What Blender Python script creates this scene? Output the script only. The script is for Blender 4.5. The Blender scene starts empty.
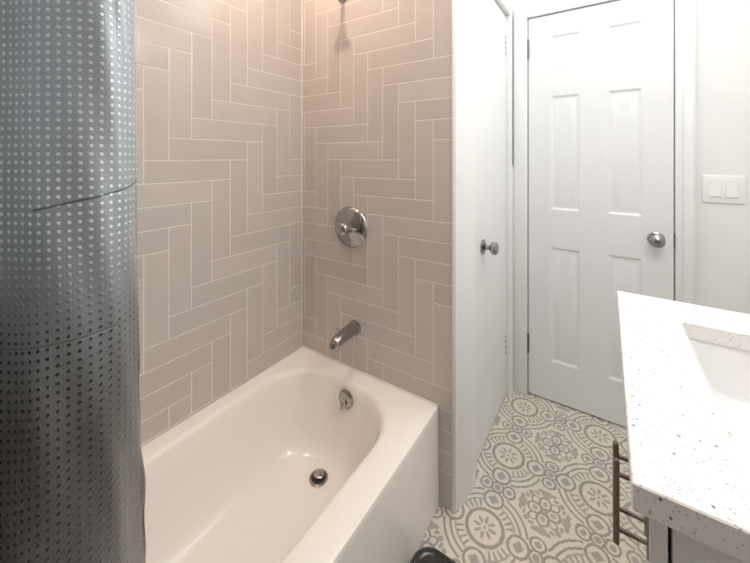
import bpy, bmesh, math, random
from mathutils import Vector, Matrix
random.seed(7)
sc = bpy.context.scene
COL = sc.collection
PI = math.pi

# ------------------------------------------------------------------ helpers
def link(name, bm, mat, parent=None, smooth=35, off=None):
    """bmesh in world coordinates -> one mesh object (kept relative to its parent's base)"""
    me = bpy.data.meshes.new(name)
    bmesh.ops.remove_doubles(bm, verts=bm.verts[:], dist=1e-6)
    bmesh.ops.recalc_face_normals(bm, faces=bm.faces[:])
    base = Vector((0, 0, 0))
    p = parent
    while p is not None:
        base += p.location
        p = p.parent
    o = bpy.data.objects.new(name, me)
    if off is None:
        off = Vector((0, 0, 0))
    off = Vector(off)
    if parent is not None:
        bm.transform(Matrix.Translation(-base))
    else:
        bm.transform(Matrix.Translation(-off))
        o.location = off
    bm.to_mesh(me); bm.free()
    if smooth:
        for pl in me.polygons: pl.use_smooth = True
        me.set_sharp_from_angle(angle=math.radians(smooth))
    if mat: me.materials.append(mat)
    COL.objects.link(o)
    if parent is not None: o.parent = parent
    return o

def thing(name, label, cat, loc, group=None):
    o = bpy.data.objects.new(name, None); COL.objects.link(o)
    o.empty_display_size = .05
    o.location = loc; o['label'] = label; o['category'] = cat
    if group: o['group'] = group
    return o

def tag(o, label, cat, group=None):
    o['label'] = label; o['category'] = cat
    if group: o['group'] = group
    return o

def structure(o):
    o['kind'] = 'structure'; return o

def add_box(bm, x0, x1, y0, y1, z0, z1, bev=0, seg=2):
    vs = [bm.verts.new(p) for p in ((x0,y0,z0),(x1,y0,z0),(x1,y1,z0),(x0,y1,z0),(x0,y0,z1),(x1,y0,z1),(x1,y1,z1),(x0,y1,z1))]
    fs = [bm.faces.new([vs[i] for i in q]) for q in ((0,3,2,1),(4,5,6,7),(0,1,5,4),(1,2,6,5),(2,3,7,6),(3,0,4,7))]
    if bev:
        es = list({e for f in fs for e in f.edges})
        bmesh.ops.bevel(bm, geom=es, offset=bev, segments=seg, affect='EDGES', profile=.5)
    return bm

def box(x0, x1, y0, y1, z0, z1, bev=0, seg=2):
    return add_box(bmesh.new(), x0, x1, y0, y1, z0, z1, bev, seg)

def frame_from(axis):
    a = Vector(axis).normalized()
    h = Vector((0, 0, 1)) if abs(a.z) < .9 else Vector((1, 0, 0))
    u = a.cross(h).normalized(); v = a.cross(u).normalized()
    return a, u, v

def add_lathe(bm, org, axis, prof, n=40):
    """prof: list of (distance along axis, radius)"""
    org = Vector(org); a, u, v = frame_from(axis)
    rings = []
    for d, r in prof:
        if r < 1e-6:
            rings.append([bm.verts.new(org + a*d)])
        else:
            rings.append([bm.verts.new(org + a*d + (u*math.cos(2*PI*k/n) + v*math.sin(2*PI*k/n))*r) for k in range(n)])
    for A, B in zip(rings, rings[1:]):
        if len(A) == 1 and len(B) == 1: continue
        for k in range(n):
            q = (k+1) % n
            if len(A) == 1: bm.faces.new((A[0], B[k], B[q]))
            elif len(B) == 1: bm.faces.new((A[k], B[0], A[q]))
            else: bm.faces.new((A[k], B[k], B[q], A[q]))
    return bm

def lathe(org, axis, prof, n=40):
    return add_lathe(bmesh.new(), org, axis, prof, n)

def add_tube(bm, pts, radii, n=20, caps=True, sx=1, sy=1):
    pts = [Vector(p) for p in pts]
    if not isinstance(radii, (list, tuple)): radii = [radii]*len(pts)
    rings = []; pu = None
    for i, p in enumerate(pts):
        t = (pts[min(i+1, len(pts)-1)] - pts[max(i-1, 0)]).normalized()
        if pu is None: _, u, v = frame_from(t)
        else:
            u = (pu - t*pu.dot(t)).normalized(); v = t.cross(u)
        pu = u
        rings.append([bm.verts.new(p + (u*math.cos(2*PI*k/n)*sx + v*math.sin(2*PI*k/n)*sy)*radii[i]) for k in range(n)])
    for A, B in zip(rings, rings[1:]):
        for k in range(n):
            q = (k+1) % n
            bm.faces.new((A[k], B[k], B[q], A[q]))
    if caps:
        bm.faces.new(rings[0][::-1]); bm.faces.new(rings[-1])
    return bm

def bez(p0, p1, p2, p3, n=16):
    out = []
    for i in range(n+1):
        t = i/n
        out.append(Vector(p0)*(1-t)**3 + Vector(p1)*3*t*(1-t)**2 + Vector(p2)*3*t*t*(1-t) + Vector(p3)*t**3)
    return out

# ------------------------------------------------------------------ materials
def s2l(c): return tuple((x/12.92 if x <= .04045 else ((x+.055)/1.055)**2.4) for x in c)
def rgb(r, g, b): return s2l((r/255, g/255, b/255)) + (1,)

class N:
    """tiny expression helper that writes Math nodes"""
    def __init__(s, nt, sock): s.nt = nt; s.s = sock
    def _op(s, op, *args):
        n = s.nt.nodes.new('ShaderNodeMath'); n.operation = op
        for i, a in enumerate((s,)+args):
            if isinstance(a, N): s.nt.links.new(a.s, n.inputs[i])
            else: n.inputs[i].default_value = float(a)
        return N(s.nt, n.outputs[0])
    def __add__(s, o): return s._op('ADD', o)
    __radd__ = __add__
    def __sub__(s, o): return s._op('SUBTRACT', o)
    def __rsub__(s, o): return (s*-1.0) + o
    def __mul__(s, o): return s._op('MULTIPLY', o)
    __rmul__ = __mul__
    def __truediv__(s, o): return s._op('DIVIDE', o)
    def floor(s): return s._op('FLOOR')
    def fmod(s, m): return s._op('FLOORED_MODULO', m)
    def abs(s): return s._op('ABSOLUTE')
    def min(s, o): return s._op('MINIMUM', o)
    def max(s, o): return s._op('MAXIMUM', o)
    def lt(s, o): return s._op('LESS_THAN', o)
    def gt(s, o): return s._op('GREATER_THAN', o)
    def sqrt(s): return s._op('SQRT')
    def sin(s): return s._op('SINE')
    def atan2(s, o): return s._op('ARCTAN2', o)
    def pow(s, o): return s._op('POWER', o)
    def step(s, a, b):
        n = s.nt.nodes.new('ShaderNodeMapRange'); n.interpolation_type = 'SMOOTHSTEP'
        s.nt.links.new(s.s, n.inputs[0])
        n.inputs[1].default_value = a; n.inputs[2].default_value = b
        return N(s.nt, n.outputs[0])

def hyp(a, b): return (a*a + b*b).sqrt()

def new_mat(name, base=(.8,.8,.8,1), rough=.5, metal=0, spec=.5, coat=0):
    m = bpy.data.materials.new(name); m.use_nodes = True
    nt = m.node_tree; b = nt.nodes['Principled BSDF']
    b.inputs['Base Color'].default_value = base
    b.inputs['Roughness'].default_value = rough
    b.inputs['Metallic'].default_value = metal
    b.inputs['Specular IOR Level'].default_value = spec
    b.inputs['Coat Weight'].default_value = coat
    return m, nt, b

def noise(nt, scale, detail=2, vec=None, rough=.5):
    n = nt.nodes.new('ShaderNodeTexNoise'); n.inputs['Scale'].default_value = scale
    n.inputs['Detail'].default_value = detail; n.inputs['Roughness'].default_value = rough
    if vec is None:
        tc = nt.nodes.new('ShaderNodeTexCoord'); vec = tc.outputs['Object']
    nt.links.new(vec, n.inputs['Vector'])
    return n
def mixc(nt, fac, a, b):
    n = nt.nodes.new('ShaderNodeMix'); n.data_type = 'RGBA'
    if isinstance(fac, N): nt.links.new(fac.s, n.inputs[0])
    else: n.inputs[0].default_value = fac
    for k, c in ((6, a), (7, b)):
        if isinstance(c, tuple): n.inputs[k].default_value = c
        else: nt.links.new(c, n.inputs[k])
    return n.outputs[2]
def bump(nt, b, h, strength=.3, dist=.001):
    n = nt.nodes.new('ShaderNodeBump'); n.inputs['Strength'].default_value = strength
    n.inputs['Distance'].default_value = dist
    nt.links.new(h.s if isinstance(h, N) else h, n.inputs['Height'])
    nt.links.new(n.outputs[0], b.inputs['Normal'])
def coords(nt, kind='Object'):
    tc = nt.nodes.new('ShaderNodeTexCoord'); sp = nt.nodes.new('ShaderNodeSeparateXYZ')
    nt.links.new(tc.outputs[kind], sp.inputs[0])
    return tc.outputs[kind], [N(nt, sp.outputs[i]) for i in range(3)]

def paint(name, base, rough=.45, bs=.08, scale=180):
    m, nt, b = new_mat(name, base, rough)
    n = noise(nt, scale, 3)
    bump(nt, b, N(nt, n.outputs[0]), bs, .0006)
    lo = noise(nt, 2.2, 2)
    f = N(nt, lo.outputs[0]).step(.3, .7)
    c2 = tuple(x*.97 for x in base[:3]) + (1,)
    nt.links.new(mixc(nt, f, base, c2), b.inputs['Base Color'])
    return m

M_wall  = paint('white_wall_paint', (.82,.82,.80,1), .55, .12, 140)
M_taupe = paint('taupe_wall_paint', (.25,.235,.22,1), .6, .1, 140)
M_ceil  = paint('ceiling_paint', (.85,.85,.84,1), .7)
M_trim  = paint('white_trim_paint', (.84,.84,.825,1), .3, .03, 60)
M_door  = paint('white_door_paint', (.82,.82,.81,1), .33, .05, 90)
M_cab   = paint('cabinet_paint', (.74,.75,.75,1), .35, .03, 60)
M_lacq  = paint('cabinet_door_lacquer', (.74,.75,.75,1), .03, .0, 60)
M_caulk = new_mat('white_caulk', (.85,.82,.77,1), .5)[0]
M_plast = paint('switch_plastic', (.86,.86,.84,1), .3, .02, 60)
def metal(name, col, rough, sc_=300):
    m, nt, b = new_mat(name, col, rough, 1)
    n = noise(nt, sc_, 2)
    f = N(nt, n.outputs[0])*.06 + (rough-.03)
    nt.links.new(f.s, b.inputs['Roughness'])
    return m
M_chrome = metal('chrome', (.34,.325,.31,1), .06, 40)
M_nickel = metal('satin_nickel', (.27,.26,.25,1), .14, 120)
M_bronze = metal('dark_brushed_nickel', (.13,.10,.075,1), .24, 200)
M_hinge  = metal('hinge_steel', (.13,.125,.12,1), .35, 200)
M_black  = new_mat('black_recess', (.01,.01,.01,1), .6)[0]
M_dark = paint('dark_gap', (.03,.03,.03,1), .8)
M_porc = paint('white_porcelain', (.88,.88,.87,1), .12, .01, 20)

# enamel of the tub
M_tub, nt, b = new_mat('tub_enamel', (.95,.895,.81,1), .15, 0, .5)
n = noise(nt, 5, 2); bump(nt, b, N(nt, n.outputs[0]), .05, .004)

# herringbone wall tile -------------------------------------------------
def tile_mat(name, axis, W, u0, v0, sign, Wz, base, gro):
    """straight herringbone, 1:4 tiles.  u0,v0: lower-left corner of one upright tile"""
    m, nt, b = new_mat(name, base, .16)
    vec, xyz = coords(nt)
    u = (xyz[axis] - u0) / W
    v = (xyz[2] - v0) / Wz
    if sign < 0: u = u*-1.0 + 1.0
    i = u.floor(); j = v.floor()
    t = (i - j + 7.0).fmod(8.0)
    isv = t.gt(3.5); ish = 1.0 - isv
    fu = u - i; fv = v - j
    along = ish*(fu + t) + isv*(fv + (7.0 - t))
    across = ish*fv + isv*fu
    d = (along.min(4.0 - along)).min(across.min(1.0 - across)) * W
    bi = i - ish*t; bj = j - isv*(7.0 - t)
    wn = nt.nodes.new('ShaderNodeTexWhiteNoise'); wn.noise_dimensions = '3D'
    cb = nt.nodes.new('ShaderNodeCombineXYZ')
    nt.links.new(bi.s, cb.inputs[0]); nt.links.new(bj.s, cb.inputs[1]); nt.links.new(isv.s, cb.inputs[2])
    nt.links.new(cb.outputs[0], wn.inputs['Vector'])
    r = N(nt, wn.outputs['Value'])
    c1 = tuple(x*.93 for x in base[:3]) + (1,); c2 = tuple(min(1, x*1.05) for x in base[:3]) + (1,)
    tone = mixc(nt, r, c1, c2)
    nz = noise(nt, 9, 3, vec)
    tone = mixc(nt, N(nt, nz.outputs[0]).step(.35, .75)*.35, tone, tuple(x*.9 for x in base[:3]) + (1,))
    gm = d.step(.0009, .0019)
    nt.links.new(mixc(nt, gm, gro, tone), b.inputs['Base Color'])
    rr = 0.6 - gm*.42
    nt.links.new(rr.s, b.inputs['Roughness'])
    wv = noise(nt, 14, 1, vec)
    h = d.step(.0008, .005) + N(nt, wv.outputs[0])*.8 + r*.15
    bump(nt, b, h, .35, .0014)
    return m
TB = (.53,.48,.437,1); TG = (.80,.765,.72,1)
M_tile_end = tile_mat('herringbone_tile_end_wall', 0, .0752, .545, 1.197, -1, .0763, TB, TG)
M_tile_long = tile_mat('herringbone_tile_long_wall', 1, .0766, -.613, 1.350, 1, .0763, TB, TG)

# patterned cement floor tile --------------------------------------------
def floor_mat():
    m, nt, b = new_mat('patterned_cement_floor_tile', (.6,.55,.5,1), .45)
    vec, xyz = coords(nt)
    wob = noise(nt, 60, 2, vec)
    wb = (N(nt, wob.outputs[0]) - .5) * .022
    X = (xyz[0] - .882)/.326 + wb; Y = (xyz[1] - .014)/.345 - wb
    px = (((X + .5).fmod(1.0)) - .5).abs(); py = (((Y + .5).fmod(1.0)) - .5).abs()
    a = px.max(py); c = px.min(py)              # folded into one eighth of the repeat
    r1 = hyp(px, py); ang = c.atan2(a)
    lines = []; fills = []
    def ell(cx, cy, rx, ry, rot=0):
        dx = a - cx; dy = c - cy
        if rot:
            s_, c_ = math.sin(rot), math.cos(rot)
            dx, dy = dx*c_ + dy*s_, dy*c_ - dx*s_
        return hyp(dx/rx, dy/ry)
    def ring(e, w): return 1.0 - ((e - 1.0).abs()).step(w*.6, w)
    def fill(e): return 1.0 - e.step(.85, 1.05)
    # medallion: thick ring, eight-petal flower
    lines.append(1.0 - (r1 - .183).abs().step(.014, .023))
    fills.append(fill(ell(.078, 0, .044, .017)))
    fills.append(fill(ell(.055, .055, .044, .017, PI/4)))
    fills.append(1.0 - r1.step(.012, .02))
    # fringe of short strokes between the diamonds
    band = r1.gt(.215)*r1.lt(.292)*ang.gt(.40)
    st = ((ang*30.0).sin()).step(.05, .45)
    lines.append(band*st*.9)
    lines.append((1.0 - (r1 - .30).abs().step(.006, .012))*ang.gt(.36)*.8)
    # gray diamonds on the axes
    dm = ((a - .335)/.062).abs() + (c/.068).abs()
    fills.append(1.0 - dm.step(.80, 1.05))
    lines.append(ring(ell(.335, 0, .098, .10), .17))
    # bead in the middle of each edge
    fills.append(fill(ell(.5, 0, .038, .038)))
    lines.append(ring(ell(.5, 0, .062, .062), .24))
    # ovals beside it
    fills.append(fill(ell(.5, .128, .036, .034)))
    lines.append(ring(ell(.5, .128, .072, .064), .22))
    # double band curling between medallion and rosette
    r2 = hyp(0.5 - px, 0.5 - py)
    notov = ell(.5, .128, .072, .064).gt(1.0)
    lines.append((1.0 - (r1 - .352).abs().step(.008, .015))*ang.gt(.33)*notov)
    lines.append((1.0 - (r1 - .418).abs().step(.008, .015))*ang.gt(.30)*notov)
    # rosette
    fills.append(fill(ell(.5, .285, .062, .046)))
    fills.append(fill(ell(.432, .270, .034, .024)))
    fills.append(fill(ell(.345, .345, .034, .030, PI/4)))
    fills.append(fill(ell(.40, .315, .034, .020, .3)))
    lines.append(ring(ell(.5, .405, .060, .066), .22))
    lines.append(ring(ell(.405, .405, .050, .040, PI/4), .24))
    fills.append(fill(ell(.5, .41, .026, .032)))
    fills.append(1.0 - r2.step(.018, .028))
    L = lines[0]
    for q in lines[1:]: L = L.max(q)
    F = fills[0]
    for q in fills[1:]: F = F.max(q)
    wear = noise(nt, 22, 4, vec, .6)
    wr = N(nt, wear.outputs[0]).step(.25, .6)
    cream = mixc(nt, wr*.5, (.66,.585,.465,1), (.74,.665,.545,1))
    gray = mixc(nt, wr*.5, (.31,.275,.235,1), (.26,.23,.20,1))
    rose = 1.0 - r2.step(.17, .27)
    gray2 = mixc(nt, rose*.6, gray, (.43,.33,.265,1))
    c0 = mixc(nt, F*.9, cream, gray2)
    c1 = mixc(nt, L*.9, c0, (.225,.195,.16,1))
    nt.links.new(c1, b.inputs['Base Color'])
    bump(nt, b, N(nt, wear.outputs[0]), .08, .001)
    return m
M_floor = floor_mat()

# quartz with chips -------------------------------------------------------
def quartz_mat():
    m, nt, b = new_mat('speckled_white_quartz', (.86,.855,.84,1), .16)
    vec, _ = coords(nt)
    col = None
    base = (.86,.85,.835,1)
    prev = base
    wn = noise(nt, 260, 2, vec)
    for sc_, th, pick, colr in ((125, .18, .76, (.40,.37,.34,1)), (190, .22, .72, (.50,.45,.39,1)), (70, .15, .70, (.13,.11,.095,1)), (140, .22, .74, (.58,.58,.58,1)), (90, .16, .82, (.55,.47,.38,1))):
        v = nt.nodes.new('ShaderNodeTexVoronoi'); v.inputs['Scale'].default_value = sc_
        mp = nt.nodes.new('ShaderNodeMapping'); nt.links.new(vec, mp.inputs[0])
        mp.inputs['Rotation'].default_value = (sc_*.01, .4, sc_*.02)
        nt.links.new(mp.outputs[0], v.inputs['Vector'])
        d = N(nt, v.outputs['Distance']) + (N(nt, wn.outputs[0]) - .5)*.28
        sp = nt.nodes.new('ShaderNodeSeparateXYZ'); nt.links.new(v.outputs['Color'], sp.inputs[0])
        f = (1.0 - d.step(th*.8, th*1.35)) * N(nt, sp.outputs[0]).gt(pick)
        prev = mixc(nt, f, prev, colr)
    nt.links.new(prev, b.inputs['Base Color'])
    return m
M_quartz = quartz_mat()

# shower curtain: slate fabric with rows of small shiny dots ---------------
def curtain_mat():
    m, nt, b = new_mat('dotted_slate_curtain_fabric', (.1,.11,.12,1), .42)
    vec, uv = coords(nt, 'UV')
    P = .0085
    gx = uv[0]/P; gz = uv[1]/P
    fx = gx - gx.floor() - .5; fz = gz - gz.floor() - .5
    dx = hyp(fx, fz)
    rn = noise(nt, 900, 2, vec)
    dot = 1.0 - (dx + (N(nt, rn.outputs[0]) - .5)*.25).step(.15, .24)
    ss = N(nt, uv[0].s); zz = uv[1]
    tw = (((gx*2*PI*5.0).sin()) + ((gz*2*PI*5.0).sin()))
    # packaging fold lines across the cloth
    k1 = (zz - 1.2335 - (ss - .063)*.216).abs()
    k2 = (zz - 1.104).abs()
    g1 = (1.0 - k1.step(.0, .0022))*ss.gt(.058)
    g2 = (1.0 - k2.step(.0, .0018))
    h = (1.0 - dx.step(.05, .33))*1.0 + tw*.05 - g1*1.6 - g2*1.0
    bump(nt, b, h, .55, .0011)
    # light falloff painted into the cloth: silvery steel blue above, charcoal below
    cloth_light = zz.step(.98, 1.36); dot_light = zz.step(1.10, 1.24)
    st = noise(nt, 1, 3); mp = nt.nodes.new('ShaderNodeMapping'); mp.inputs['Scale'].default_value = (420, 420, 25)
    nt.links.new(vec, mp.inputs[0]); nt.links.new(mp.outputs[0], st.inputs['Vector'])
    cloth = mixc(nt, cloth_light, (.060,.058,.055,1), (.42,.49,.535,1))
    cloth = mixc(nt, N(nt, st.outputs[0]).step(.3, .7)*.35, cloth, mixc(nt, cloth_light, (.038,.037,.035,1), (.28,.335,.37,1)))
    dots = mixc(nt, dot_light, (.006,.006,.006,1), (.93,.95,.97,1))  # reflections painted into the dots: bright above, black below
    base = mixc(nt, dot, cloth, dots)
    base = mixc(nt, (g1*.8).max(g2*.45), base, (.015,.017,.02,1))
    nt.links.new(base, b.inputs['Base Color'])
    rg = .42 - dot*.24
    nt.links.new(rg.s, b.inputs['Roughness'])
    nt.links.new((dot*dot_light*(-.05) + .3).s, b.inputs['Metallic'])
    b.inputs['Sheen Weight'].default_value = .25
    b.inputs['Sheen Roughness'].default_value = .4
    return m
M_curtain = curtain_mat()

M_lacq.node_tree.nodes['Principled BSDF'].inputs['Coat Weight'].default_value = 1
M_scale = paint('black_scale_plastic', (.012,.011,.010,1), .25, .05, 120)
M_dial = paint('gray_scale_window', (.16,.16,.165,1), .2, .02, 60)

# ------------------------------------------------------------------ camera
F_PX, HZ, CAMH = 341.6, 157.0, 1.285
CAM = Vector((1.2335, -1.181, CAMH)); YAW = math.radians(34.18)
cam = bpy.data.cameras.new('camera'); co = bpy.data.objects.new('camera', cam); COL.objects.link(co)
co.location = CAM; co.rotation_euler = (PI/2, 0, YAW)
cam.sensor_width = 36; cam.lens = F_PX/750*36; cam.shift_y = -(281.5-HZ)/750; cam.clip_start = .02
sc.camera = co

# ------------------------------------------------------------------ room shell
XR, YN, YB, ZC = 1.83, -1.56, .84, 2.40
structure(link('floor', box(-.12, XR+.1, YN-.1, YB+.2, -.05, 0), M_floor, smooth=0))
structure(link('ceiling', box(-.12, XR+.1, YN-.1, YB+.2, ZC, ZC+.05), M_ceil, smooth=0))
structure(link('wall_left', box(-.12, 0, YN-.1, .12, 0, ZC), M_tile_long, smooth=0))
structure(link('wall_end', box(0, .768, 0, .02, 0, ZC), M_tile_end, smooth=0))
structure(link('wall_partition', box(0, .742, .02, YB+.1, 0, ZC), M_wall, smooth=0))
structure(link('wall_right', box(XR, XR+.1, YN-.1, YB+.2, 0, ZC), M_wall, smooth=0))
structure(link('wall_near', box(-.0, XR, YN-.1, YN, 0, ZC), M_taupe, smooth=0))
# back wall with the closet doorway left open in it
bm = bmesh.new()
add_box(bm, .742, .8775, YB, YB+.1, 0, ZC)
add_box(bm, 1.4835, XR, YB, YB+.1, 0, ZC)
add_box(bm, .8775, 1.4835, YB, YB+.1, 2.037, ZC)
structure(link('wall_back', bm, M_wall, smooth=0))
structure(link('wall_closet', box(.80, 1.56, YB+.1, YB+.14, 0, 2.2), M_dark, smooth=0))
# side wall of the vestibule above and around the narrow door
bm = bmesh.new()
add_box(bm, .742, .778, .02, .168, 0, ZC)
add_box(bm, .742, .778, .7465, YB, 0, ZC)
add_box(bm, .742, .778, .168, .7465, 2.052, ZC)
structure(link('wall_side', bm, M_wall, smooth=0))

# casing of the narrow door: moulded profile in plan, extruded upward
def extr(name, poly, z0, z1, mat, sm=30):
    bm = bmesh.new()
    A = [bm.verts.new((x, y, z0)) for x, y in poly]; B = [bm.verts.new((x, y, z1)) for x, y in poly]
    bm.faces.new(A); bm.faces.new(B[::-1])
    for k in range(len(poly)):
        q = (k+1) % len(poly); bm.faces.new((A[k], A[q], B[q], B[k]))
    return structure(link(name, bm, mat, smooth=sm))
extr('trim_1', [(.7785,.006),(.7785,.166),(.795,.166),(.804,.160),(.806,.150),(.806,.115),(.803,.100),(.797,.075),(.795,.050),(.786,.030),(.781,.012),(.7795,.006)], 0, 2.12, M_trim)
extr('trim_2', [(.7785,.7485),(.7785,.784),(.802,.784),(.806,.780),(.806,.7525),(.802,.7485)], 0, 2.12, M_trim)
structure(link('trim_3', box(.7785, .806, .167, .7475, 2.050, 2.12, .003), M_trim))
# casing of the closet door
def trim(name, *a, bev=.003): return structure(link(name, box(*a, bev), M_trim))
trim('trim_4', .8105, .8765, .795, YB-.0005, 0, 2.105)
trim('trim_5', 1.4845, 1.552, .822, YB-.0005, 0, 2.105)
trim('trim_6', .877, 1.484, .808, YB-.0005, 2.038, 2.105)
trim('trim_7', 1.510, 1.546, .816, .8215, 0, 2.10, bev=.002)
# bright edge strip that finishes the tile
trim('trim_8', .7685, .7782, -.003, .0055, 0, ZC-.001, bev=.002)
structure(link('trim_10', box(.7900, .8104, .7845, .7945, 0, 1.235), M_trim, smooth=0))
# skirting
structure(link('baseboard_right', box(1.818, 1.8295, .14, .82, 0, .09, .003), M_trim))
structure(link('baseboard_back', box(1.553, 1.817, .828, YB-.0005, 0, .09, .003), M_trim))
structure(link('baseboard_near', box(.80, 1.8, YN+.0005, YN+.012, 0, .09, .003), M_trim))
# caulk lines where tub meets tile
bm = bmesh.new()
add_box(bm, .0003, .006, -1.52, -.0003, .3605, .366, .0015)
add_box(bm, .006, .715, -.006, -.0003, .3605, .366, .0015)
add_box(bm, .0003, .0042, -.0042, -.0003, .3662, ZC-.001, .001)
structure(link('trim_9', bm, M_caulk))

# ------------------------------------------------------------------ doors
def knob_parts(parent, org, axis, mat, pin=True):
    """rosette, stem and ball of a round door knob"""
    k = link('door_knob', lathe(org, axis, [(.0,.0315),(.003,.033),(.006,.0325),(.010,.026),(.013,.017),(.016,.0115),(.026,.0105),(.032,.012),(.036,.019),(.042,.0255),(.050,.0285),(.058,.0275),(.064,.022),(.0665,.013),(.067,.0125),(.067,0)], 40), mat, parent)
    if pin:
        o2 = Vector(org) + Vector(axis).normalized()*.0665
        link('lock_button', lathe(o2, axis, [(0,.0085),(.002,.0085),(.0035,.007),(.0035,0)], 24), M_hinge, k)
    return k

# door_1: six-panel closet door
DX0, DX1, DZ0, DZ1, DY = .8815, 1.4785, .008, 2.032, .822
def panel_door():
    bm = bmesh.new()
    xs = [DX0, .990, 1.120, 1.238, 1.368, DX1]
    zs = [DZ0, .213, .812, 1.010, 1.605, 1.728, 1.920, DZ1]
    def quad(*p): bm.faces.new([bm.verts.new(q) for q in p])
    for i in range(5):
        for j in range(7):
            x0, x1, z0, z1 = xs[i], xs[i+1], zs[j], zs[j+1]
            if i in (1, 3) and j in (1, 3, 5):
                prev = None
                for ins, dep in ((0,0),(.004,.003),(.011,.0065),(.017,.007),(.021,.006),(.043,.002),(.046,.0018)):
                    L = [(x0+ins, DY+dep, z0+ins), (x1-ins, DY+dep, z0+ins), (x1-ins, DY+dep, z1-ins), (x0+ins, DY+dep, z1-ins)]
                    if prev:
                        for k in range(4): quad(prev[k], prev[(k+1)%4], L[(k+1)%4], L[k])
                    prev = L
                quad(*prev)
            else:
                quad((x0,DY,z0),(x1,DY,z0),(x1,DY,z1),(x0,DY,z1))
    # edges and back
    Y2 = DY+.035
    quad((DX0,DY,DZ0),(DX0,Y2,DZ0),(DX1,Y2,DZ0),(DX1,DY,DZ0))
    quad((DX0,DY,DZ1),(DX1,DY,DZ1),(DX1,Y2,DZ1),(DX0,Y2,DZ1))
    quad((DX0,Y2,DZ0),(DX0,Y2,DZ1),(DX1,Y2,DZ1),(DX1,Y2,DZ0))
    for X in (DX0, DX1):
        quad((X,DY,DZ0),(X,DY,DZ1),(X,Y2,DZ1),(X,Y2,DZ0))
    return bm
door1 = structure(link('door_1', panel_door(), M_door, smooth=20))
knob_parts(door1, (1.418, DY-.0005, .912), (0,-1,0), M_nickel)
for zc in (1.87, .278):
    h = link('door_hinge', lathe((.8792, DY-.0085, zc-.049), (0,0,1), [(0,0),(0,.0072),(.098,.0072),(.098,0)], 16), M_hinge, door1)
    link('hinge_pin', lathe((.8792, DY-.0085, zc-.054), (0,0,1), [(0,0),(0,.004),(.003,.0052),(.005,.0052),(.005,.003),(.103,.003),(.103,.0052),(.106,.0045),(.107,0)], 16), M_hinge, h)
link('strike_plate', box(1.4795, 1.4832, DY-.006, DY+.02, .880, .945, .0008), M_hinge, door1)

# door_2: narrow flush door on the left
door2 = structure(link('door_2', box(.748, .783, .171, .7445, .008, 2.045, .0015), M_door, smooth=20))
knob_parts(door2, (.7835, .318, .893), (1,0,0), M_nickel, False)
for zc in (1.885, .28):
    h = link('door_hinge', lathe((.7865, .7440, zc-.048), (0,0,1), [(0,0),(0,.0036),(.096,.0036),(.096,0)], 16), M_trim, door2)
    for dz in (-.044, -.014, .014, .042):
        link('hinge_screw', box(.7832, .7850, .724, .733, zc+dz-.006, zc+dz+.006, .0005), M_dark, h)

# light switch ------------------------------------------------------------
sw = thing('light_switch', 'white double rocker light switch on the wall right of the panelled door', 'light switch', (1.64, YB, 1.148))
YS = YB-.0005
link('switch_plate', box(1.574, 1.704, YS-.006, YS, 1.090, 1.207, .003, 3), M_plast, sw)
for xc in (1.614, 1.664):
    bm = bmesh.new()
    pr = [(YS-.0062, 1.115), (YS-.0068, 1.115), (YS-.0105, 1.118), (YS-.0072, 1.150), (YS-.0064, 1.182), (YS-.0062, 1.182)]
    A = [bm.verts.new((xc-.0165, y, z)) for y, z in pr]; B = [bm.verts.new((xc+.0165, y, z)) for y, z in pr]
    bm.faces.new(A); bm.faces.new(B)
    for k in range(6):
        q = (k+1) % 6; bm.faces.new((A[k], A[q], B[q], B[k]))
    link('rocker', bm, M_plast, sw, smooth=15)
    bm = bmesh.new()
    add_box(bm, xc-.0185, xc-.0170, YS-.0072, YS-.0061, 1.113, 1.184)
    add_box(bm, xc+.0170, xc+.0185, YS-.0072, YS-.0061, 1.113, 1.184)
    add_box(bm, xc-.0185, xc+.0185, YS-.0072, YS-.0061, 1.1825, 1.184)
    add_box(bm, xc-.0185, xc+.0185, YS-.0072, YS-.0061, 1.113, 1.1145)
    link('rocker_frame', bm, M_plast, sw, smooth=0)

# ------------------------------------------------------------------ bathtub
tub = thing('bathtub', 'white enamel alcove bathtub with chrome drain set between tiled walls', 'bathtub', (.36, -.76, 0))
TW, TL, TH = .7165, 1.52, .361
def rrect(cx, cy, hx, hy, r, z, n=14, m=16):
    """rounded rectangle, constant vertex count"""
    r = min(r, hx-.001, hy-.001); P = []
    cs = [(1,1,0), (-1,1,PI/2), (-1,-1,PI), (1,-1,3*PI/2)]
    for ci, (sx, sy, a0) in enumerate(cs):
        for k in range(n):
            a = a0 + PI/2*k/(n-1)
            P.append((cx + sx*(hx-r) + r*math.cos(a), cy + sy*(hy-r) + r*math.sin(a), z))
        nx = cs[(ci+1) % 4]
        a = a0 + PI/2
        p0 = Vector(P[-1]); p1 = Vector((cx + nx[0]*(hx-r) + r*math.cos(a), cy + nx[1]*(hy-r) + r*math.sin(a), z))
        for k in range(1, m): P.append(tuple(p0.lerp(p1, k/m)))
    return P
def by(x0, x1, y0, y1, r, z): return rrect((x0+x1)/2, (y0+y1)/2, (x1-x0)/2, (y1-y0)/2, r, z)
X0, X1, Y0, Y1 = .0015, TW, -TL, -.0015
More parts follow.
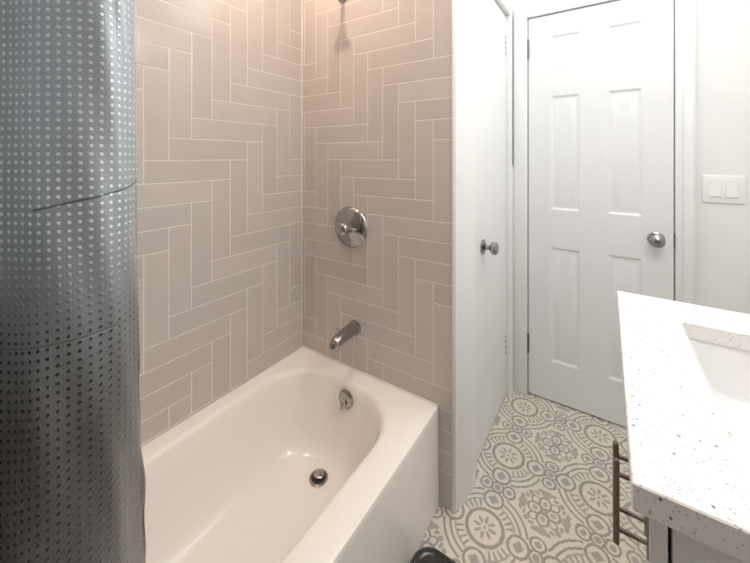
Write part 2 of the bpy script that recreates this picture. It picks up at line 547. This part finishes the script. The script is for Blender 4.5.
loops = [by(X0,X1+.003,Y0,Y1,.004,0.0005), by(X0,X1+.003,Y0,Y1,.004,.03), by(X0,X1,Y0,Y1,.004,.335), by(X0,X1,Y0,Y1,.004,.350),
         by(X0,X1-.002,Y0,Y1,.005,.357), by(X0,X1-.008,Y0,Y1,.006,TH),
         by(.055,.628,Y0+.075,-.066,.20,TH), by(.062,.621,Y0+.083,-.073,.20,TH-.0015), by(.070,.613,Y0+.093,-.080,.20,TH-.007), by(.076,.606,Y0+.10,-.085,.20,TH-.018),
         by(.086,.597,Y0+.13,-.090,.20,.30), by(.100,.585,Y0+.19,-.097,.195,.22), by(.116,.571,Y0+.25,-.106,.185,.15), by(.134,.555,Y0+.30,-.118,.17,.105),
         by(.158,.533,Y0+.34,-.138,.155,.076), by(.19,.502,Y0+.38,-.168,.13,.062), by(.24,.452,Y0+.45,-.21,.09,.057), by(.31,.38,Y0+.6,-.30,.03,.055)]
bm = bmesh.new(); R = [[bm.verts.new(p) for p in L] for L in loops]
for A, B in zip(R, R[1:]):
    for k in range(len(A)):
        q = (k+1) % len(A); bm.faces.new((A[k], A[q], B[q], B[k]))
bm.faces.new(R[-1])
link('tub_shell', bm, M_tub, tub, smooth=40)
DC = (.322, -.222, .0585)
dr = link('drain', lathe(DC, (0,0,1), [(0,.036),(.003,.036),(.0045,.033),(.0042,.029),(.001,.0275),(-.002,.027)], 40), M_chrome, tub)
link('drain_hole', lathe((DC[0],DC[1],DC[2]+.0008), (0,0,1), [(0,.0285),(.0004,.0285),(.0004,0)], 32), M_black, dr)
link('drain_stopper', lathe((DC[0],DC[1]+.002,DC[2]+.0012), (0,0,1), [(0,.006),(.008,.006),(.009,.0185),(.012,.0195),(.0145,.017),(.016,.009),(.0185,.0075),(.020,.005),(.0205,0)], 32), M_chrome, dr)
OC = Vector((.352, -.0925, .297)); OA = Vector((0,-1,.08))
ov = link('overflow_plate', lathe(OC, OA, [(0,.036),(.004,.036),(.008,.033),(.011,.026),(.012,.016),(.0125,0)], 40), M_chrome, tub)
lv = bmesh.new()
add_tube(lv, [OC+Vector((0,-.011,.002)), OC+Vector((0,-.022,.0)), OC+Vector((0,-.028,-.010)), OC+Vector((0,-.030,-.024))], [.005,.005,.0055,.006], 14)
link('trip_lever', lv, M_chrome, ov)

# ------------------------------------------------------------------ shower fittings
VC = Vector((.305, -.0005, .978))
vl = thing('shower_valve', 'round chrome shower valve with single lever on the tiled wall above the spout', 'shower valve', tuple(VC))
link('escutcheon', lathe(VC, (0,-1,0), [(0,.089),(.004,.090),(.007,.0885),(.013,.082),(.021,.068),(.028,.050),(.033,.034),(.035,.030),(.035,0)], 56), M_chrome, vl)
hb = link('handle_hub', lathe(VC+Vector((0,-.034,0)), (0,-1,0), [(0,.024),(.010,.024),(.016,.0285),(.026,.031),(.036,.029),(.043,.022),(.046,.012),(.0465,0)], 36), M_chrome, vl)
lb = bmesh.new()
p0 = VC+Vector((.018,-.056,.002))
add_tube(lb, [p0, p0+Vector((.018,-.004,.004)), p0+Vector((.034,-.005,.006)), p0+Vector((.050,-.004,.004)), p0+Vector((.056,-.004,.003))], [.014,.010,.0085,.010,.006], 18, True, 1, .75)
link('lever', lb, M_chrome, hb)

SP = Vector((.326, -.0005, .543))
sp = thing('tub_spout', 'chrome tub spout on the tiled wall below the shower valve', 'spout', tuple(SP))
link('spout_flange', lathe(SP, (0,-1,0), [(0,.033),(.004,.033),(.007,.030),(.007,0)], 36), M_chrome, sp)
bm = bmesh.new()
add_tube(bm, [SP+Vector(q) for q in ((0,-.004,0),(0,-.03,.0),(0,-.07,-.001),(0,-.105,-.004),(0,-.125,-.009),(0,-.137,-.017),(0,-.141,-.027))], [.0285,.028,.0265,.0245,.023,.021,.017], 28)
body = link('spout_body', bm, M_chrome, sp, smooth=50)
bm = lathe(SP+Vector((0,-.127,-.022)), (0,-.2,-1), [(0,.0185),(.012,.0175),(.016,.0165),(.016,.012),(.008,.0115),(.008,0)], 24)
link('spout_outlet', bm, M_chrome, body)
link('diverter_knob', lathe(SP+Vector((0,-.112,.018)), (0,0,1), [(0,.0035),(.012,.0035),(.014,.007),(.020,.0075),(.023,.005),(.0235,0)], 20), M_chrome, body)

SA = Vector((.262, -.0005, 2.006))
sh = thing('overhead_shower', 'chrome shower arm and head high on the tiled wall above the valve', 'shower head', tuple(SA))
link('wall_flange', lathe(SA, (0,-1,0), [(0,.033),(.003,.034),(.008,.030),(.014,.018),(.016,.013),(.016,0)], 36), M_chrome, sh)
bm = bmesh.new()
arm = bez(SA+Vector((0,-.005,0)), SA+Vector((0,-.05,.012)), SA+Vector((0,-.09,.016)), SA+Vector((0,-.128,-.012)))
add_tube(bm, arm, .0095, 18)
link('shower_arm', bm, M_chrome, sh)
ax = Vector((0,-.66,-.75)).normalized()
link('spray_head', lathe(arm[-1]-ax*.002, ax, [(0,0),(0,.011),(.012,.014),(.018,.015),(.024,.020),(.040,.031),(.050,.034),(.053,.033),(.053,0)], 32), M_chrome, sh)

# ------------------------------------------------------------------ vanity
CX0, CY0, CY1, CZ0, CZ1 = 1.2605, -.623, .153, .822, .860
top = thing('countertop', 'white speckled quartz vanity countertop with a sink cutout', 'countertop', (1.55, -.24, CZ0))
SX0, SX1, SY0, SY1 = 1.392, 1.735, -.480, -.004
bm = bmesh.new()
def ringpts(z, ins=0, hole=False):
    if hole: return by(SX0+ins, SX1-ins, SY0+ins, SY1-ins, .014, z)
    return by(CX0+ins, XR-.001-ins, CY0+ins, CY1-ins, .003, z)
Ls = [ringpts(CZ0, .0, True), ringpts(CZ1-.002, .0, True), ringpts(CZ1, -.002, True), ringpts(CZ1, .002), ringpts(CZ1-.002, 0), ringpts(CZ0+.002, 0), ringpts(CZ0, .002)]
R = [[bm.verts.new(p) for p in L] for L in Ls]
for A, B in zip(R, R[1:]+R[:1]):
    for k in range(len(A)):
        q = (k+1) % len(A); bm.faces.new((A[k], A[q], B[q], B[k]))
link('stone_slab', bm, M_quartz, top, smooth=35)
sk = thing('sink', 'white undermount basin set in the speckled vanity countertop', 'sink', (1.56, -.24, .68))
bm = bmesh.new()
Ls = [by(SX0-.02,SX1+.02,SY0-.02,SY1+.02,.03,CZ0-.0015), by(SX0-.004,SX1+.004,SY0-.004,SY1+.004,.025,CZ0-.0015), by(SX0-.002,SX1+.002,SY0-.002,SY1+.002,.03,CZ0-.006), by(SX0+.004,SX1-.004,SY0+.004,SY1-.004,.04,.76),
      by(SX0+.015,SX1-.015,SY0+.015,SY1-.015,.05,.715), by(SX0+.04,SX1-.04,SY0+.04,SY1-.04,.06,.698), by(SX0+.12,SX1-.12,SY0+.15,SY1-.15,.04,.690)]
R = [[bm.verts.new(p) for p in L] for L in Ls]
for A, B in zip(R, R[1:]):
    for k in range(len(A)):
        q = (k+1) % len(A); bm.faces.new((A[k], A[q], B[q], B[k]))
bm.faces.new(R[-1])
link('basin', bm, M_porc, sk, smooth=50)
link('sink_drain', lathe((1.563,-.242,.6902), (0,0,1), [(0,.030),(.002,.030),(.003,.024),(.001,.02),(.001,0)], 28), M_chrome, sk)

vb = thing('vanity_cabinet', 'white two-door bathroom vanity cabinet under the speckled countertop', 'vanity cabinet', (1.56, -.24, 0))
VX = 1.303
bm = bmesh.new()
add_box(bm, VX, XR-.001, CY0+.018, CY0+.036, .0, CZ0-.0005, .001)       # side panels
add_box(bm, VX, XR-.001, CY1-.036, CY1-.018, .0, CZ0-.0005, .001)
add_box(bm, VX+.001, VX+.018, CY0+.036, CY1-.036, .78, CZ0-.0005)        # rails and floor
add_box(bm, VX+.001, XR-.001, CY0+.036, CY1-.036, .085, .10)
add_box(bm, VX+.05, VX+.065, CY0+.036, CY1-.036, .0, .085)
link('carcass', bm, M_cab, vb, smooth=20)
ym = (CY0+CY1)/2
for y0, y1, yh in ((CY0+.018, ym-.0015, ym-.027), (ym+.0015, CY1-.018, ym+.027)):
    bm = bmesh.new()
    x0, x1, z0, z1 = VX-.0235, VX-.0045, .10, CZ0-.004
    add_box(bm, x0, x1, y0, y1, z0, z1, .0012)
    d = link('cabinet_door', bm, M_lacq, vb, smooth=20)
    bm = bmesh.new()
    add_lathe(bm, (1.2505, yh, .438), (0,0,1), [(0,0),(0,.005),(.001,.0062),(.182,.0062),(.183,.005),(.183,0)], 20)
    for z in (.470, .590):
        add_lathe(bm, (1.2505, yh, z), (1,0,0), [(0,.0048),(.0292,.0048),(.0292,0)], 16)
    link('bar_handle', bm, M_bronze, d)

# ------------------------------------------------------------------ shower curtain
rod = thing('curtain_rod', 'straight chrome shower curtain rod between the walls over the tub edge', 'curtain rod', (.765, -.78, 2.05))
link('rod_tube', lathe((.765, YN+.002, 2.05), (0,1,0), [(0,0),(0,.0125),(-YN-.006,.0125),(-YN-.006,0)], 24), M_chrome, rod)
link('rod_flange', lathe((.755, -.0035, 2.05), (0,-1,0), [(0,0),(0,.008),(.003,.010),(.012,.018),(.012,0)], 28), M_chrome, rod)
link('rod_flange', lathe((.765, YN+.0005, 2.05), (0,1,0), [(0,.03),(.004,.03),(.012,.018),(.012,0)], 28), M_chrome, rod)

s_, c_ = math.sin(YAW), math.cos(YAW)
def at(px, dep):
    a = (px-375)/F_PX
    return (CAM.x + dep*(a*c_ - s_), CAM.y + dep*(a*s_ + c_))
TOPK = [(-30,.372),(0,.352),(35,.342),(70,.3435),(100,.3515),(118,.363),(129,.376),(136.5,.392)]
BOTK = [(-48,.288),(-4,.284),(35,.298),(70,.326),(100,.355),(118,.380),(132,.412),(145.5,.448)]
def cat(P, n):
    """Catmull-Rom through 2-D points"""
    out = []
    for i in range(len(P)-1):
        p0 = P[max(i-1,0)]; p1 = P[i]; p2 = P[i+1]; p3 = P[min(i+2,len(P)-1)]
        for k in range(n):
            t = k/n
            out.append(tuple(.5*((2*p1[d]) + (-p0[d]+p2[d])*t + (2*p0[d]-5*p1[d]+4*p2[d]-p3[d])*t*t + (-p0[d]+3*p1[d]-3*p2[d]+p3[d])*t**3) for d in (0,1)))
    out.append(P[-1]); return out
def section(z):
    w = max(0., min(1.15, (1.36 - z)/.58))
    vis = [at(p*(1-w*w)+q*w*w, d*(1-w)+e*w) for (p, d), (q, e) in zip(TOPK, BOTK)]
    g = max(0., min(1., (z-1.40)/.6))                       # gathers in toward the rod
    vis = [((x-.765)*(1-g*.8)+.765, y) for x, y in vis]
    rest = [(.745,-1.545),(.800,-1.50),(.740,-1.455),(.805,-1.41),(.742,-1.365),(.810,-1.32),(.745,-1.27),(.812,-1.225),(.765,-1.18)]
    rest = [((x-.765)*(1-g*.3)+.765, y) for x, y in rest]
    lo = .727 + .03*max(0., min(1., (z-.40)/-.08 + 0.))*0
    vis = [(max(x, lo), y) for x, y in vis]
    P = rest + vis
    tail = vis[-1]
    P.append((tail[0]+.002, tail[1]-.004)); P.append((tail[0]-.002, tail[1]-.016))   # hem turned back
    return cat(P, 10), len(rest)*10
bm = bmesh.new(); uvl = bm.loops.layers.uv.new('UVMap')
zs = [.06 + (2.015-.06)*k/260 for k in range(261)]
ref, k0 = section(1.25)
S = [0]
for p, q in zip(ref, ref[1:]): S.append(S[-1] + math.dist(p, q))
S = [v - S[k0] for v in S]
rows = []
for z in zs:
    P, _ = section(z)
    dz = .004*math.sin(z*9)
    rows.append([bm.verts.new((p[0] + .0010*math.sin(z*31+i*.35) * (1 if i < len(P)-14 else .3), p[1] + (.0012*math.sin(z*31)+.0010*math.sin(z*67) if i > len(P)-24 and z < 1.02 else 0), z)) for i, p in enumerate(P)])
for j in range(len(rows)-1):
    for i in range(len(rows[0])-1):
        f = bm.faces.new((rows[j][i], rows[j][i+1], rows[j+1][i+1], rows[j+1][i]))
        for lp, (a, b_) in zip(f.loops, ((i,j),(i+1,j),(i+1,j+1),(i,j+1))):
            lp[uvl].uv = (S[a], zs[b_])
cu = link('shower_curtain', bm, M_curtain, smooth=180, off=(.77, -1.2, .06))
for k in range(8):
    bm = bmesh.new(); yk = -1.50 + k*.062
    add_tube(bm, [(.765 + .019*math.sin(a*2*PI/24), yk, 2.045 - .019*math.cos(a*2*PI/24)*1.35) for a in range(25)], .0018, 8, False)
    link('curtain_hook', bm, M_chrome, cu)
tag(cu, 'slate gray shower curtain with rows of small dots, drawn back beside the tub', 'shower curtain')

# ------------------------------------------------------------------ bathroom scale (corner in view)
scl = thing('bathroom_scale', 'black rounded-corner bathroom scale on the patterned floor beside the tub', 'bathroom scale', (.885, -.335, 0))
def slab(x0, x1, y0, y1, r, prof):
    bm = bmesh.new(); R = [[bm.verts.new(p) for p in by(x0+i, x1-i, y0+i, y1-i, r-i*.5, z)] for i, z in prof]
    for A, B in zip(R, R[1:]):
        for k in range(len(A)):
            q = (k+1) % len(A); bm.faces.new((A[k], A[q], B[q], B[k]))
    bm.faces.new(R[0]); bm.faces.new(R[-1]); return bm
link('scale_body', slab(.729, 1.02, -.47, -.167, .062, [(.006,.001),(.0,.008),(0,.030),(.003,.037),(.009,.041),(.016,.041),(.020,.037),(.024,.0365)]), M_scale, scl)
dl = link('dial_window', slab(.80, .967, -.240, -.205, .012, [(0,.0370),(0,.0395),(.001,.040)]), M_dial, scl)
bm = bmesh.new()
for k in range(9): add_box(bm, .815+k*.017, .817+k*.017, -.234, -.211, .0402, .0405)
link('dial_marks', bm, M_scale, dl, smooth=0)

# ------------------------------------------------------------------ light
def area(name, loc, target, sx, sy, power, col):
    l = bpy.data.lights.new(name, 'AREA'); l.shape = 'RECTANGLE'; l.size = sx; l.size_y = sy; l.energy = power; l.color = col
    o = bpy.data.objects.new(name, l); COL.objects.link(o); o.location = loc
    o.rotation_euler = (Vector(target)-Vector(loc)).to_track_quat('-Z', 'Y').to_euler(); return o
def point(name, loc, r, power, col):
    l = bpy.data.lights.new(name, 'POINT'); l.shadow_soft_size = r; l.energy = power; l.color = col
    o = bpy.data.objects.new(name, l); COL.objects.link(o); o.location = loc; return o
point('shower_lamp', (.285, -.50, 2.35), .020, 12, (1, .69, .52))
area('vanity_lamp', (1.72, -.25, 2.05), (1.50, -.22, .9), .14, .6, 7, (1, .98, .96))
area('vestibule_lamp', (1.28, .36, 2.39), (1.28, .36, 0), .8, .6, 6.5, (.94, .98, 1))
area('ceiling_fill', (1.20, -.52, 2.39), (1.20, -.52, 0), .7, .5, 3.2, (.95, .98, 1))  # unseen overhead fill, added to stand in for ceiling bounce
w = bpy.data.worlds.new('world'); sc.world = w; w.use_nodes = True
w.node_tree.nodes['Background'].inputs[0].default_value = (.8,.85,.9,1); w.node_tree.nodes['Background'].inputs[1].default_value = .3
sc.view_settings.view_transform = 'Standard'; sc.view_settings.look = 'None'; sc.view_settings.exposure = .30; sc.view_settings.gamma = 1.27
